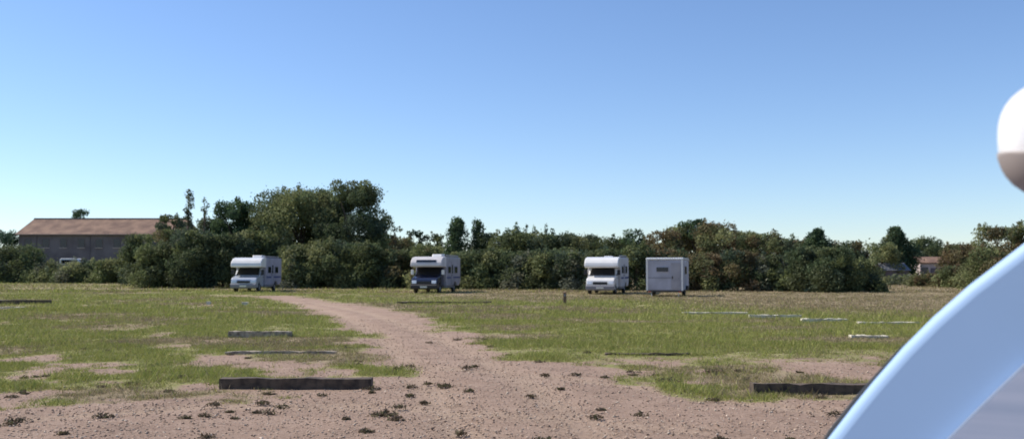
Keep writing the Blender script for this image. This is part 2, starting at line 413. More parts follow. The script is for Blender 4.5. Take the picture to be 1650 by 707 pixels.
# small brown stake and white markers
x, y = G(910, 491)
e = empty('marker_post', (x, y, 0), label='short brown wooden post standing alone in the field left of the right motorhome', cat='post')
MB().poly_prism([(-.075, -.1), (.075, -.1), (.075, .60), (0.0, .64), (-.075, .60)], .15, 'x').build('post', M['post'], e, .01)
MB().box(-.045, .045, -.085, -.077, .42, .52).build('number_plate', M['grey'], e)
for px, py, lb in ((336, 491, 'left white marker block in the grass below the left motorhome'), (395, 492, 'right small white marker block in the grass below the left motorhome')):
    x, y = G(px, py)
    b = MB(); b.poly_prism([(-.1, -.02), (.1, -.02), (.07, .17), (-.07, .17)], .2 if px < 350 else .3, 'x')
    tag(b.build('marker_block', M['white_wood'], None, .015), lb, 'marker', 'white marker blocks').location = (x, y, 0)

# ------------------------------------------------------------------ trees
DARK = [(0.082, 0.112, 0.054), (0.110, 0.133, 0.063), (0.073, 0.102, 0.063), (0.129, 0.154, 0.063)]
OLIVE = [(0.151, 0.179, 0.074), (0.189, 0.210, 0.092), (0.123, 0.157, 0.074), (0.227, 0.241, 0.110)]
RUST = [(.15, .13, .065), (.17, .14, .07), (.135, .145, .065), (.16, .12, .065)]
PINE = [(0.049, 0.090, 0.047), (0.065, 0.108, 0.056), (0.081, 0.126, 0.056)]
TEAL = [(.060, .112, .075), (.075, .135, .083)]
GREY = [(0.162, 0.180, 0.131), (0.121, 0.150, 0.092), (0.189, 0.196, 0.131)]
def leaf_cloud(cl, per, size, pal, flat=.8):
    """cl: clump centres/radii (n,6) -> leaf quads"""
    V = []; T = []
    for c in cl:
        n = max(12, int(per*(c[3]*c[4]+c[3]*c[5]+c[4]*c[5])/3/(size*size)))
        p = rng.normal(0, 1, (n, 3)); p /= np.linalg.norm(p, axis=1)[:, None]
        r = .35+.65*rng.random((n, 1))**.5; r *= 1+np.abs(rng.normal(0, .2, (n, 1)))*(rng.random((n, 1)) < .35)
        p = p*r*np.array(c[3:6])+np.array(c[:3])
        p[:, 2] = np.maximum(p[:, 2], .05)
        s = size*(.5+.9*rng.random((n, 1)))
        a = rng.normal(0, 1, (n, 3)); a /= np.linalg.norm(a, axis=1)[:, None]
        b = rng.normal(0, 1, (n, 3)); b -= a*(a*b).sum(1)[:, None]; b /= np.linalg.norm(b, axis=1)[:, None]
        v = np.stack([p-a*s*.6, p+b*s*.28, p+a*s*.6, p-b*s*.28], 1)
        t = np.array(pal)[random.randrange(len(pal))]*(.8+.45*random.random())
        V.append(v.reshape(-1, 3)); T.append(np.repeat(np.clip(t*(1+rng.normal(0, .2, (n, 1))), .004, 1), 4, 0))
    return np.concatenate(V), np.concatenate(T)
def plant(name, label, cat, px, Y, py_top, wpx, pal, shape='round', size=.2, per=22, low=.25, group=None, nclump=None, base_w=.25, dens=1):
    """one tree or bush: top and width as measured in the photo at its own distance Y"""
    p = at(px, py_top, Y); X, H = p.x, p.z; W = wpx/FPX*Y/2*(1.22 if shape in ('round', 'shrub') else 1.1)
    size = size*(Y/85)**.6
    e = empty(name, (X, Y, 0), label=label, cat=cat, group=group)
    cl = []; nc = nclump or {'round': 34, 'column': 12, 'umbrella': 14, 'cone': 14, 'shrub': 34, 'sparse': 12, 'poplar': 9}[shape]
    z0 = H*low
    for k in range(nc):
        a = random.random()*math.tau; t = random.random(); q = math.sqrt(random.random())
        if shape in ('round', 'sparse'):
            zz = z0+(H-z0)*(.08+.84*t); env = math.sqrt(max(.03, 1-((zz-z0)/(H-z0)*2-1)**2*.85))
            r = W*(.26 if shape == 'round' else .2)*(.7+.6*random.random()); q = .35+.65*q
        elif shape == 'column':
            t = (k+.5)/nc; zz = z0+(H-z0)*t; env = .9*(1-t*.7); r = W*(.46-.22*t)*(.55+.8*random.random())
        elif shape == 'poplar':
            zz = z0+(H-z0)*(k+.5)/nc; env = .9*(1-.4*t); r = W*(.95-.65*(k/nc)**1.5)*(.6+.6*random.random())
        elif shape == 'cone':
            t = ((k+.5)/nc)**.8; zz = z0+(H-z0)*t; env = .95*(1-t*.9); r = W*(.36-.27*t)*(.6+.8*random.random())
        elif shape == 'umbrella':
            zz = H*(.72+.24*random.random()); env = 1.0; r = W*.28*(.7+.5*random.random())
        else:
            t = t**1.3; zz = H*(.04+.80*t); env = math.sqrt(max(.1, 1-(t*.95)**2)); r = W*.32*(.7+.6*random.random())
        cx = math.cos(a)*W*env*q*.8; cy = math.sin(a)*W*env*q*.8
        rz = r*({'umbrella': .55, 'poplar': 1.3, 'column': 1.3, 'cone': 1.1}.get(shape, .85))
        if shape == 'poplar': rz = max(rz, (H-z0)/nc*.8); cx *= .5; cy *= .5
        if k == 0 and shape in ('round', 'shrub'): zz = H; cx *= .15; cy *= .15
        if shape in ('round', 'shrub') and k in (1, 2): zz = H*.97; cx = (k*2-3)*W*.35; cy = 0
        zz = min(zz, H-rz*.85)
        cl.append((cx, cy, zz, r, r, rz))
    if shape in ('round', 'shrub'):                      # small outlying sprays make the outline ragged
        for c in random.sample(cl, min(16, len(cl))):
            a = random.random()*math.tau; el = random.uniform(.1, 1.3); q = c[3]*random.uniform(.16, .32); dd = c[3]*random.uniform(.95, 1.25)
            zz = min(c[2]+math.sin(el)*dd, H*1.03); cl.append((c[0]+math.cos(a)*math.cos(el)*dd, c[1]+math.sin(a)*math.cos(el)*dd, zz, q, q, q*1.7))
    V_, T_ = leaf_cloud(cl, per*dens*(.8 if shape == 'sparse' else 1.15), size, pal)
    link('crown', raw_mesh('crown', V_, np.arange(len(V_)).reshape(-1, 4), T_), M['leaf'], e)
    b = MB(); rt = max(.05, H*.022)
    top = max(z0+.3, H*.7)
    b.tube([(0, 0, -.1), (rt*.4, 0, H*.2), (-rt*.5, rt*.4, H*.45), (0, 0, top)], [rt*1.3, rt, rt*.7, rt*.2], 7)
    for c in random.sample(cl, min(7, len(cl))):
        zz = max(.1, min(top*.8, c[2]*.5)); m = Vector((c[0]*.4, c[1]*.4, (zz+c[2])/2))
        b.tube([(0, 0, zz), m, c[:3]], [rt*.5, rt*.35, rt*.12], 5)
    b.build('trunk' if shape != 'shrub' else 'stems', M['bark'], e)
    return e
P = plant
# far background belt, left to right
P('tree', 'blue green tree at the far left edge beside the tiled building', 'tree', 2, 150, 376, 62, TEAL, low=.1)
P('tree', 'small dark crown showing above the ridge of the long tiled building', 'tree', 129, 190, 338, 36, PINE, low=.4)
P('tree', 'low dark tree just right of the tiled roof, left of the ragged tree', 'tree', 276, 112, 346, 46, DARK)
P('tree', 'tall ragged tree with gappy crown, taller of the two left of the dark dense tree', 'tree', 306, 100, 306, 34, DARK+GREY, 'column', low=.2, nclump=26, dens=.8)
P('tree', 'thin pale greyish tree with gappy crown touching the tall ragged tree', 'tree', 330, 102, 318, 30, GREY+DARK, 'column', low=.2, nclump=22, dens=.7)
P('tree', 'dark dense round tree between the pale thin tree and the biggest tree', 'tree', 380, 97, 326, 84, PINE, low=.1, dens=1.6, nclump=64)
P('tree', 'left olive half of the biggest tree pair, behind the left motorhome', 'tree', 487, 98, 306, 138, OLIVE, low=.08, nclump=70)
P('tree', 'tallest tree in the field view, dark broad crown right of the left motorhome', 'tree', 566, 95, 291, 104, DARK+OLIVE[:1], low=.1, nclump=64)
P('tree', 'thin pale spindly tree just right of the tallest tree', 'tree', 640, 110, 366, 26, DARK+GREY, 'round', low=.3, nclump=9, dens=.6)
P('tree', 'small round dark tree above and left of the middle motorhome', 'tree', 667, 108, 372, 32, PINE, low=.1, nclump=34)
P('tree', 'low dark tree directly behind the roof of the middle motorhome', 'tree', 697, 108, 378, 44, DARK, low=.1)
P('tree', 'left and taller of the two dark pointed trees right of the middle motorhome', 'tree', 738, 104, 352, 56, PINE, 'column', low=.1, nclump=34)
P('tree', 'right one of the two dark pointed trees right of the middle motorhome', 'tree', 769, 104, 354, 40, PINE, 'column', low=.1, nclump=30)
pop = [(792, 378, 22), (816, 370, 20), (833, 361, 18), (846, 364, 15), (862, 367, 18), (877, 364, 16), (893, 371, 20), (910, 381, 22)]
for k, (px, pt, wd) in enumerate(pop):
    P('poplar_tree', 'slim dark poplar in the jagged row between the middle and right motorhomes', 'poplar', px, 118, pt-3, wd*1.15, PINE+DARK, 'poplar', low=.05, group='row of slim poplars on the skyline')
P('tree', 'dark low tree between the poplar row and the right motorhome', 'tree', 944, 112, 380, 70, DARK, low=.05, nclump=30)
P('tree', 'dark round tree rising between the right motorhome and the box trailer', 'tree', 1022, 100, 370, 44, PINE, low=.1, nclump=40)
P('tree', 'rust brown tree right behind the box trailer', 'tree', 1070, 95, 372, 66, RUST, low=.05, nclump=34)
P('umbrella_tree', 'flat topped umbrella shaped tree above the rust trees at the right', 'tree', 1124, 100, 351, 60, PINE, 'umbrella', nclump=16)
P('tree', 'rust and olive tree below and right of the umbrella shaped tree', 'tree', 1158, 95, 360, 80, RUST+OLIVE, low=.05, nclump=40)
P('tree', 'rounded olive brown tree left of the dark pointed conifer at the right', 'tree', 1228, 95, 377, 84, RUST+OLIVE, low=.05, nclump=36)
P('tree', 'low brown tree directly left of the dark pointed conifer', 'tree', 1285, 97, 387, 60, DARK+RUST, low=.05, nclump=26)
P('conifer', 'dark pointed conifer with ragged top, tallest thing right of the box trailer', 'conifer', 1318, 92, 368, 100, PINE, 'cone', low=.1, nclump=60)
P('tree', 'brown tree right of the dark pointed conifer', 'tree', 1365, 105, 389, 66, RUST+DARK, low=.05, nclump=30)
P('conifer', 'dark spiky conifer above the grey roofed shed at the right', 'conifer', 1443, 135, 366, 96, PINE+DARK, 'cone', low=.1, nclump=60)
P('tree', 'olive tree behind the grey roofed shed', 'tree', 1420, 130, 392, 60, OLIVE, low=.05, nclump=28)
P('tree', 'dark low tree behind the pale house at the right', 'tree', 1492, 150, 385, 74, DARK, low=.05, nclump=30)
P('tree', 'reddish brown tree right of the pale house', 'tree', 1545, 125, 394, 66, RUST, low=.05, nclump=30)
P('tree', 'rusty brown tree rising beyond the curved edge of the vehicle nose', 'tree', 1606, 100, 366, 70, RUST+OLIVE, low=.05, nclump=34)
P('tree', 'olive brown tree at the right edge above the vehicle nose', 'tree', 1668, 96, 356, 80, OLIVE+RUST, low=.05, nclump=34)
# hedge of bushes, base of crowns on the ground
P('bush', 'dark bush under the blue green tree at the left edge', 'bush', 25, 128, 398, 100, DARK, 'shrub')
P('bush', 'grey green low bush in front of the left end of the tiled building', 'bush', 75, 127, 425, 80, GREY+OLIVE, 'shrub')
P('bush', 'low olive bush just in front of the white van roof', 'bush', 130, 124, 423, 70, OLIVE+GREY, 'shrub')
P('bush', 'olive bush in front of the tiled building, right of the white van', 'bush', 182, 122, 418, 66, OLIVE, 'shrub')
P('bush', 'tall bush hiding the right end of the tiled building', 'bush', 228, 104, 378, 66, DARK+OLIVE, 'shrub')
P('bush', 'reddish brown bush at the right end of the tiled building', 'bush', 272, 93, 370, 56, RUST+DARK, 'shrub')
hedge = [(250, 90, 394, 74, DARK, 'dark bush low in front of the reddish bush at the left'),
 (310, 89, 372, 80, DARK, 'big dark bush below the tall ragged tree'),
 (360, 90, 378, 76, DARK, 'dark bush hard against the left side of the left motorhome'),
 (412, 92, 372, 80, OLIVE+DARK, 'olive bush directly behind the left motorhome'),
 (474, 88, 396, 74, GREY+OLIVE, 'grey green bush touching the right side of the left motorhome'),
 (530, 88, 388, 80, OLIVE+DARK, 'bush under the tallest tree, second right of the left motorhome'),
 (588, 88, 392, 80, DARK+OLIVE, 'bush below the right flank of the tallest tree'),
 (636, 88, 402, 70, RUST+DARK, 'reddish bush left of the middle motorhome'),
 (690, 86, 396, 70, RUST+OLIVE, 'brown bush directly behind the middle motorhome'),
 (748, 84, 406, 70, OLIVE, 'olive bush at the right side of the middle motorhome')]
for px, Y, t, wd, pal, lb in hedge: P('bush', lb, 'bush', px, Y, t, wd, pal, 'shrub', low=.05)
for k, px in enumerate((792, 836, 880, 922)):
    P('bush', 'dark bush in the dense hedge stretch between the middle motorhome and the right motorhome', 'bush', px, 84-k, 402+(k % 2)*4, 72, [OLIVE+DARK, DARK+GREY][k % 2], 'shrub', low=.05, group='hedge bushes between the middle and right motorhomes')
for px, Y, t, wd, pal, lb in [(972, 79, 404, 78, DARK, 'dark bush directly behind the right motorhome'),
 (1026, 78, 396, 64, DARK+OLIVE, 'bush filling the gap between the right motorhome and the box trailer'),
 (1080, 78, 402, 70, RUST+DARK, 'bush directly behind the box trailer'),
 (1136, 77, 410, 74, OLIVE+RUST, 'bush touching the right side of the box trailer'),
 (1188, 76, 404, 76, DARK+RUST, 'second bush right of the box trailer, brownish'),
 (1240, 76, 412, 72, DARK+GREY, 'third bush right of the box trailer, greyish'),
 (1292, 74, 404, 76, DARK, 'dark bush left below the pointed conifer'),
 (1340, 72, 398, 78, DARK, 'darkest bush right below the pointed conifer'),
 (1388, 74, 418, 64, DARK+OLIVE, 'last low bush of the hedge, left of the grey roofed shed'),
 (1455, 108, 446, 60, GREY+OLIVE, 'low scrub in front of the grey roofed shed'),
 (1500, 98, 443, 60, RUST+OLIVE, 'low rust brown scrub in front of the pale house'),
 (1540, 92, 430, 60, OLIVE+RUST, 'olive scrub against the edge of the vehicle nose'),
 (1590, 86, 400, 90, OLIVE+RUST, 'tall brown bush mostly hidden behind the vehicle nose')]:
    P('bush', lb, 'bush', px, Y, t, wd, pal, 'shrub', low=.05)
for px, Y, t, wd, pal, lb in [(345, 104, 352, 70, DARK, 'dark tree filling in under the pale thin tree at the left'),
 (425, 106, 350, 70, OLIVE+DARK, 'olive tree at the left shoulder of the big left olive tree'),
 (524, 100, 322, 80, OLIVE, 'olive tree joining the two halves of the biggest pair'),
 (610, 100, 350, 60, DARK+RUST, 'dark tree on the lower right flank of the tallest tree'),
 (636, 104, 384, 70, OLIVE+RUST, 'reddish olive tree behind the bush left of the middle motorhome'),
 (800, 104, 377, 80, OLIVE+DARK, 'olive tree under the left end of the poplar row'),
 (850, 104, 376, 80, DARK+OLIVE, 'olive tree under the middle of the poplar row'),
 (902, 104, 378, 80, OLIVE+DARK, 'olive tree under the right end of the poplar row'),
 (985, 104, 384, 70, DARK, 'dark tree behind and above the right motorhome'),
 (1098, 102, 366, 70, RUST+OLIVE, 'rust tree directly under the umbrella shaped tree'),
 (1196, 100, 374, 70, OLIVE+RUST, 'olive tree between the umbrella shaped tree and the conifer'),
 (1262, 100, 384, 70, OLIVE+DARK, 'low olive tree left of the pointed conifer in the second row')]:
    P('tree', lb, 'tree', px, Y, t, wd, pal, 'round', low=.03, nclump=40)
# a far wooded skyline beyond everything
def far_wood():
    cl = []
    for k in range(330):
        x = -230+460*k/330+random.uniform(-1, 1); h = 6.5+3*float(fbm(np.array([x*.05]), np.array([2.]))[0])+random.random()
        if x < -80: h *= .75
        for z in (.25, .65): cl.append((x, 235+random.uniform(-4, 4), h*z, 2.6, 2.6, h*.34))
    V_, T_ = leaf_cloud(cl, 14, .55, DARK+RUST+OLIVE)
    tag(link('far_wood', raw_mesh('far_wood', V_, np.arange(len(V_)).reshape(-1, 4), T_), M['leaf']), 'distant low belt of mixed woodland closing the skyline', 'woodland', kind='stuff')
far_wood()

# ------------------------------------------------------------------ buildings
def window(parent, x0, x1, z0, z1, y, shut=True, name='window'):
    """in a wall facing -y at local y"""
    f = MB().box(x0-.07, x1+.07, y-.05, y-.004, z0-.07, z1+.07).build(name, M['fascia'], parent)
    MB().box(x0, x1, y-.062, y-.052, z0, z1).build('pane', M['pane'], f)
    MB().box(x0-.12, x1+.12, y-.16, y-.053, z0-.16, z0-.072).build('sill', M['stucco'], f)
    return f
def long_building():
    Y = 150; a = at(24, 377, Y); b = at(292, 377, Y); L = b.x-a.x; zE = a.z; zR = at(30, 355, Y+5).z+.25; D = 10
    e = empty('long_building', ((a.x+b.x)/2, Y, 0), label='long two storey building with a low terracotta tiled roof at the left', cat='building')
    MB().box(-L/2+.4, L/2-.4, .5, D, -.2, zE-.16).build('wall', M['wall'], e)
    r = MB(); bm = r.b; h = L/2
    c = [bm.verts.new(v) for v in [(-h, 0, zE), (h, 0, zE), (h, D+.5, zE), (-h, D+.5, zE), (-h+.5, D/2, zR), (h-.5, D/2, zR), (-h, 0, zE-.14), (h, 0, zE-.14), (h, D+.5, zE-.14), (-h, D+.5, zE-.14)]]
    for q in ((0, 1, 5, 4), (1, 2, 5), (2, 3, 4, 5), (3, 0, 4), (6, 7, 1, 0), (7, 8, 2, 1), (8, 9, 3, 2), (9, 6, 0, 3), (9, 8, 7, 6)): bm.faces.new([c[i] for i in q])
    ro = r.build('roof', M['tiles'], e)
    MB().box(-h+.5, h-.5, D/2-.14, D/2+.14, zR-.1, zR+.12).build('ridge_cap', M['fascia'], ro)
    MB().tube([(-h, -.08, zE-.1), (h, -.08, zE-.1)], .07, 8).build('gutter', M['fascia'], ro)
    n = 9
    for k in range(n):
        x = -L/2+1.9+k*(L-3.8)/(n-1)
        window(e, x-.5, x+.5, zE-2.1, zE-.85, .5)
        if k % 3 == 1: d = MB().box(x-.5, x+.5, .44, .496, 0, 2.2).build('door', M['shutter'], e); MB().box(x+.35, x+.42, .40, .438, 1.0, 1.12).build('handle', M['rim'], d)
        else: window(e, x-.5, x+.5, 1.1, 2.4, .5)
    for k in (0, 3, 6): 
        x = -L/2+3.3+k*(L-3.8)/(n-1); MB().tube([(x, .42, 0), (x, .42, zE-.2)], .05, 6).build('downpipe', M['shutter'], e)
long_building()
def shed():
    Y = 128; a = at(1424, 424, Y); b = at(1468, 440, Y); L = b.x-a.x; z = a.z; ze = at(1424, 436, Y).z
    e = empty('shed', ((a.x+b.x)/2, Y, 0), label='low shed with a pale grey pitched roof behind the right end of the hedge', cat='shed')
    MB().box(-L/2+.15, L/2-.15, .3, 4.2, -.1, ze-.05).build('wall', M['wall'], e)
    b = MB(); b.slab((-L/2, 0, ze), (L/2, 0, ze), (L/2, 2.25, z), (-L/2, 2.25, z), .08); b.slab((-L/2, 2.27, z), (L/2, 2.27, z), (L/2, 4.5, ze), (-L/2, 4.5, ze), .08)
    b.build('roof', M['grey_roof'], e)
    d = MB().box(-.5, .5, .24, .296, 0, 1.5).build('door', M['shutter'], e)
def house():
    Y = 138; a = at(1482, 432, Y); b = at(1530, 432, Y); L = b.x-a.x; ze = at(1482, 424, Y).z; zr = at(1500, 414, Y).z
    e = empty('small_house', ((a.x+b.x)/2, Y, 0), label='small pale house with dark openings and a brown roof at the far right', cat='house')
    MB().box(-L/2+.2, L/2-.2, .3, 5.5, -.1, ze-.06).build('wall', M['stucco'], e)
    b = MB(); b.slab((-L/2, 0, ze), (L/2, 0, ze), (L/2, 2.9, zr), (-L/2, 2.9, zr), .1); b.slab((-L/2, 2.92, zr), (L/2, 2.92, zr), (L/2, 5.8, ze), (-L/2, 5.8, ze), .1)
    b.build('roof', M['tiles'], e)
    window(e, -1.7, -.9, .9, 2.1, .3); window(e, .9, 1.7, .9, 2.1, .3)
    MB().box(-.45, .45, .24, .296, 0, 2.05).build('door', M['shutter'], e)
shed(); house()

# ------------------------------------------------------------------ vehicles
def wheel(parent, x, y, r=.34, w=.2, name='wheel'):
    s = 1 if x > 0 else -1
    b = MB(); prof = [(-w/2, r*.62), (-w/2, r*.93), (-w/2+.03, r), (w/2-.03, r), (w/2, r*.93), (w/2, r*.62)]; n = 28; rings = []
    for k in range(n):
        a = math.tau*k/n; rings.append([b.b.verts.new((x+p, y+math.cos(a)*q, r+math.sin(a)*q)) for p, q in prof])
    for k in range(n):
        q, t = rings[k], rings[(k+1) % n]
        for j in range(len(prof)): b.b.faces.new((q[j], q[(j+1) % len(prof)], t[(j+1) % len(prof)], t[j]))
    o = b.build(name, M['rubber'], parent, smooth=True)
    c = MB(); c.tube([(x-s*w*.3, y, r), (x+s*w*.38, y, r)], [r*.62, r*.6], 24); c.tube([(x+s*w*.38, y, r), (x+s*w*.5, y, r)], [r*.2, r*.16], 12)
    c.build('rim', M['rim'], o)
def motorhome(px, py, yaw, label, cab_m, body_m, top_m=None, L=6.6, W=2.38, Hh=2.68, luton_window=False, ac=True, stripe='blue_stripe'):
    x, y = G(px, py)
    e = empty('motorhome', (x, y, 0), yaw, label=label, cat='motorhome', group='motorhomes parked in a row before the hedge')
    k = Hh/2.8
    pr = [(2.0, 2.8), (L-.12, 2.8), (L, 2.68), (L, .75), (L-.5, .5), (5.4, .5), (5.3, .62), (5.12, .76), (4.85, .8), (4.58, .76), (4.4, .62), (4.3, .5), (2.0, .5)]
    oc = [(.55, 2.0), (.50, 2.12), (.56, 2.35), (.72, 2.55), (1.0, 2.72), (1.5, 2.8), (1.996, 2.8), (1.996, 2.0)]
    MB().poly_prism([(a, z*k) for a, z in oc], W, 'x').build('overcab', top_m or body_m, e, .07, 4)
    body = MB().poly_prism([(a, z*k if z > 1.9 else z) for a, z in pr], W, 'x').build('body', body_m, e, .07, 4)  # darker than the overcab: shade on the sides is in its colour
    cw = 1.96
    cab = MB().poly_prism([(.08, .34), (0, .5), (.0, .78), (.06, .98), (.22, 1.12), (.55, 1.2), (.98, 1.27), (1.66, 2.0*k-.02), (1.995, 2.0*k-.02), (1.995, .4), (1.42, .4), (1.36, .6), (1.2, .74), (1.0, .78), (.8, .74), (.64, .6), (.58, .36)], cw, 'x').build('cab', cab_m, e, .05, 4)
    # windscreen, proud of the sloping cab front
    a, b = Vector((0, 1.02, 1.31)), Vector((0, 1.60, 1.935*k)); nrm = Vector((0, -(b.z-a.z), b.y-a.y)).normalized()
    hw0, hw1 = .9, .8
    o = MB().slab((-hw0, a.y, a.z), (hw0, a.y, a.z), (hw1, b.y, b.z), (-hw1, b.y, b.z), .012).build('windscreen', M['glass'], e); o.location = nrm*.006
    for s in (-1, 1):
        wsc = MB().tube([(s*.1, a.y-.03, a.z+.01), (s*.1-.5, a.y+.06, a.z+.16)], .012, 5).build('wiper', M['black'], e)
    # cab side windows + doors
    for s in (-1, 1):
        xx = s*cw/2
        d = MB().poly_prism([(.98, .55), (1.9, .55), (1.9, 1.9*k), (1.66, 1.9*k), (1.12, 1.32), (.98, 1.2)], .016, 'x', xx+s*.010).build('cab_door', cab_m, e)
        MB().poly_prism([(1.2, 1.3), (1.84, 1.3), (1.84, 1.84*k), (1.68, 1.84*k)], .012, 'x', xx+s*.026).build('window', M['glass'], d)
        MB().box(min(xx+s*.02, xx+s*.05), max(xx+s*.02, xx+s*.05), 1.68, 1.84, 1.12, 1.16).build('handle', M['black'], d)
        mr = MB().box(min(s*1.06, s*1.28), max(s*1.06, s*1.28), .98, 1.1, 1.36, 1.72).build('mirror', M['black'] if not luton_window else M['white'], e, .03)
        MB().tube([(s*.96, 1.1, 1.34), (s*1.1, 1.05, 1.42)], .025, 6).build('arm', M['black'], mr)
        hl = MB().poly_prism([(-.025, .72), (.03, .93), (.16, 1.0), (.2, .76)], .34, 'x', s*.74).build('headlight', M['lamp'], e, .02)
        for yy in (1.0, 4.85): wheel(e, s*(.88 if yy < 2 else 1.0), yy)
    MB().box(-.5, .5, -.03, .02, .70, .88).build('grille', M['black'], e, .01)
    MB().poly_prism([(-.08, .30), (-.12, .4), (-.12, .58), (-.05, .66), (.1, .66), (.1, .30)], 1.98, 'x').build('bumper', M['grey'] if cab_m is not M['navy'] else M['black'], e, .03)
    MB().box(-.26, .26, -.135, -.123, .42, .53).build('number_plate', M['plate'], e)
    # coach windows on both sides
    for s in (-1, 1):
        xx = s*W/2
        for (y0, y1, z0, z1) in ((2.45, 3.35, 1.45, 2.0), (4.5, 5.5, 1.45, 2.0)):
            w_ = MB().box(min(xx+s*.001, xx+s*.02), max(xx+s*.001, xx+s*.02), y0, y1, z0, z1).build('window_frame', M['grey'], e, .01)
            MB().box(min(xx+s*.022, xx+s*.032), max(xx+s*.022, xx+s*.032), y0+.05, y1-.05, z0+.05, z1-.05).build('window', M['glass'], w_)
        st = MB().box(min(xx+s*.002, xx+s*.008), max(xx+s*.002, xx+s*.008), 2.1, L-.2, 1.08, 1.2).build('stripe', M[stripe], e)
        MB().box(min(xx-s*.05, xx-s*.2), max(xx-s*.05, xx-s*.2), 2.05, 4.25, .38, .497).build('skirt', M['grey'], e)
    dr = MB().box(W/2+.003, W/2+.02, 3.5, 4.12, .6, 2.35).build('entry_door', body_m, e, .01)
    MB().box(W/2+.022, W/2+.03, 3.64, 3.98, 1.45, 2.1).build('window', M['glass'], dr)
    MB().box(W/2+.022, W/2+.05, 3.56, 3.6, 1.25, 1.38).build('handle', M['black'], dr)
    if luton_window:
        MB().slab((-.75, .575, 2.36*k), (.75, .575, 2.36*k), (.75, .70, 2.525*k), (-.75, .70, 2.525*k), .035).build('overcab_window', M['glass'], e)
    if ac: MB().poly_prism([(2.3, Hh-.01), (2.45, Hh+.2), (3.3, Hh+.2), (3.4, Hh-.01)], .75, 'x', .35).build('roof_air_unit', M['white'], e, .04)
    MB().box(-.35, .25, 4.4, 5.0, Hh+.001, Hh+.12).build('roof_vent', M['white'], e, .03)
    MB().tube([(W/2-.12, 2.2, Hh+.09), (W/2-.12, L-.4, Hh+.09)], .05, 8).build('awning', M['grey'], e)
    for s in (-1, 1): MB().box(s*.95-.1, s*.95+.1, L+.001, L+.03, .8, 1.1).build('tail_light', M['red'], e)
    return e
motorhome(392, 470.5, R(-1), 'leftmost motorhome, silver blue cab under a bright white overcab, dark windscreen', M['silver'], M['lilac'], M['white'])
motorhome(683, 472.5, R(-10), 'middle motorhome with dark navy cab, overcab window and dull sides with shade in their grey', M['navy'], M['dull'], M['offwhite'], luton_window=True, Hh=2.7)
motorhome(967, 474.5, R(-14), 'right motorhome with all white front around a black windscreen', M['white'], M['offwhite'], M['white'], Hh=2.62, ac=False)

def box_trailer():
    x, y = G(1071, 478)
    e = empty('box_trailer', (x, y, 0), R(-16), label='pale grey lilac box trailer with a white roof edge, right of the right motorhome', cat='trailer')
    W, H, L = 2.28, 2.48, 4.2
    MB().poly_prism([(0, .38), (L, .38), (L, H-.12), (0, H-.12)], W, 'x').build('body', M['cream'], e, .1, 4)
    MB().poly_prism([(-.03, H-.135), (L+.03, H-.135), (L+.03, H-.03), (L-.3, H), (.3, H), (-.03, H-.03)], W+.06, 'x').build('roof', M['white'], e, .02)
    MB().box(-W/2-.02, -W/2+.08, -.035, -.001, .4, H-.14).build('corner_post', M['white'], e)
    MB().box(W/2-.08, W/2+.02, -.035, -.001, .4, H-.14).build('corner_post', M['white'], e)
    d = MB().box(.42, .98, -.03, -.002, .5, H-.32).build('door', M['dull'], e, .01)
    MB().box(.47, .54, -.06, -.032, 1.15, 1.3).build('handle', M['black'], d)
    w_ = MB().box(-.55, .3, -.025, -.002, 1.55, 1.92).build('window_frame', M['cream'], e, .01)
    MB().box(-.5, .25, -.035, -.027, 1.60, 1.87).build('window', M['pane'], w_)
    MB().box(-W/2+.09, .40, -.012, -.002, 1.18, 1.23).build('trim_strip', M['grey'], e)
    MB().box(-W/2, W/2, -.06, .06, .3, .378).build('bumper', M['black'], e)
    for s in (-1, 1):
        wheel(e, s*.98, 2.3, .33)
        MB().poly_prism([(1.8, .42), (2.0, .68), (2.6, .68), (2.8, .42)], .12, 'x', s*1.2).build('mudguard', M['black'], e)
        MB().box(s*.95-.08, s*.95+.08, -.075, -.061, .29, .36).build('tail_light', M['red'], e)
        MB().tube([(s*.85, .2, .38), (s*.85, .2, .0)], .03, 6).build('corner_steady', M['rim'], e)
        o = MB().box(min(s*W/2+s*.002, s*W/2+s*.02), max(s*W/2+s*.002, s*W/2+s*.02), 1.3, 2.5, 1.4, 1.95).build('window_frame', M['grey'], e, .01)
        MB().box(min(s*W/2+s*.022, s*W/2+s*.03), max(s*W/2+s*.022, s*W/2+s*.03), 1.36, 2.44, 1.45, 1.9).build('window', M['pane'], o)
    MB().tube([(-.5, L, .42), (0, L+1.1, .42), (.5, L, .42)], .04, 6).build('drawbar', M['black'], e)
box_trailer()

def far_van():
    p = at(128, 415, 136); H = p.z
    e = empty('parked_van', (p.x, 136, 0), R(90), label='white van whose roof shows above the bushes before the tiled building', cat='van')
    z0 = H-2.1
    MB().poly_prism([(-1.25, z0+.45), (-1.3, z0+.9), (-1.1, z0+1.1), (-.75, z0+1.2), (-.15, z0+1.9), (.2, z0+2.0), (2.3, z0+2.0), (2.45, z0+1.8), (2.5, z0+.45)], 1.8, 'x').build('body', M['white'], e, .08)
    MB().slab((-.75, -.72, z0+1.27), (.75, -.72, z0+1.27), (.7, -.22, z0+1.84), (-.7, -.22, z0+1.84), .01).build('windscreen', M['glass'], e).location = (0, -.01, .01)
    for s in (-1, 1):
        MB().box(s*.91-.01, s*.91+.01, 0.0, 2.2, z0+1.25, z0+1.75).build('side_window', M['glass'], e)
        for yy in (-.6, 1.8):
            wheel(e, s*.8, yy, .33)
    return e
far_van()

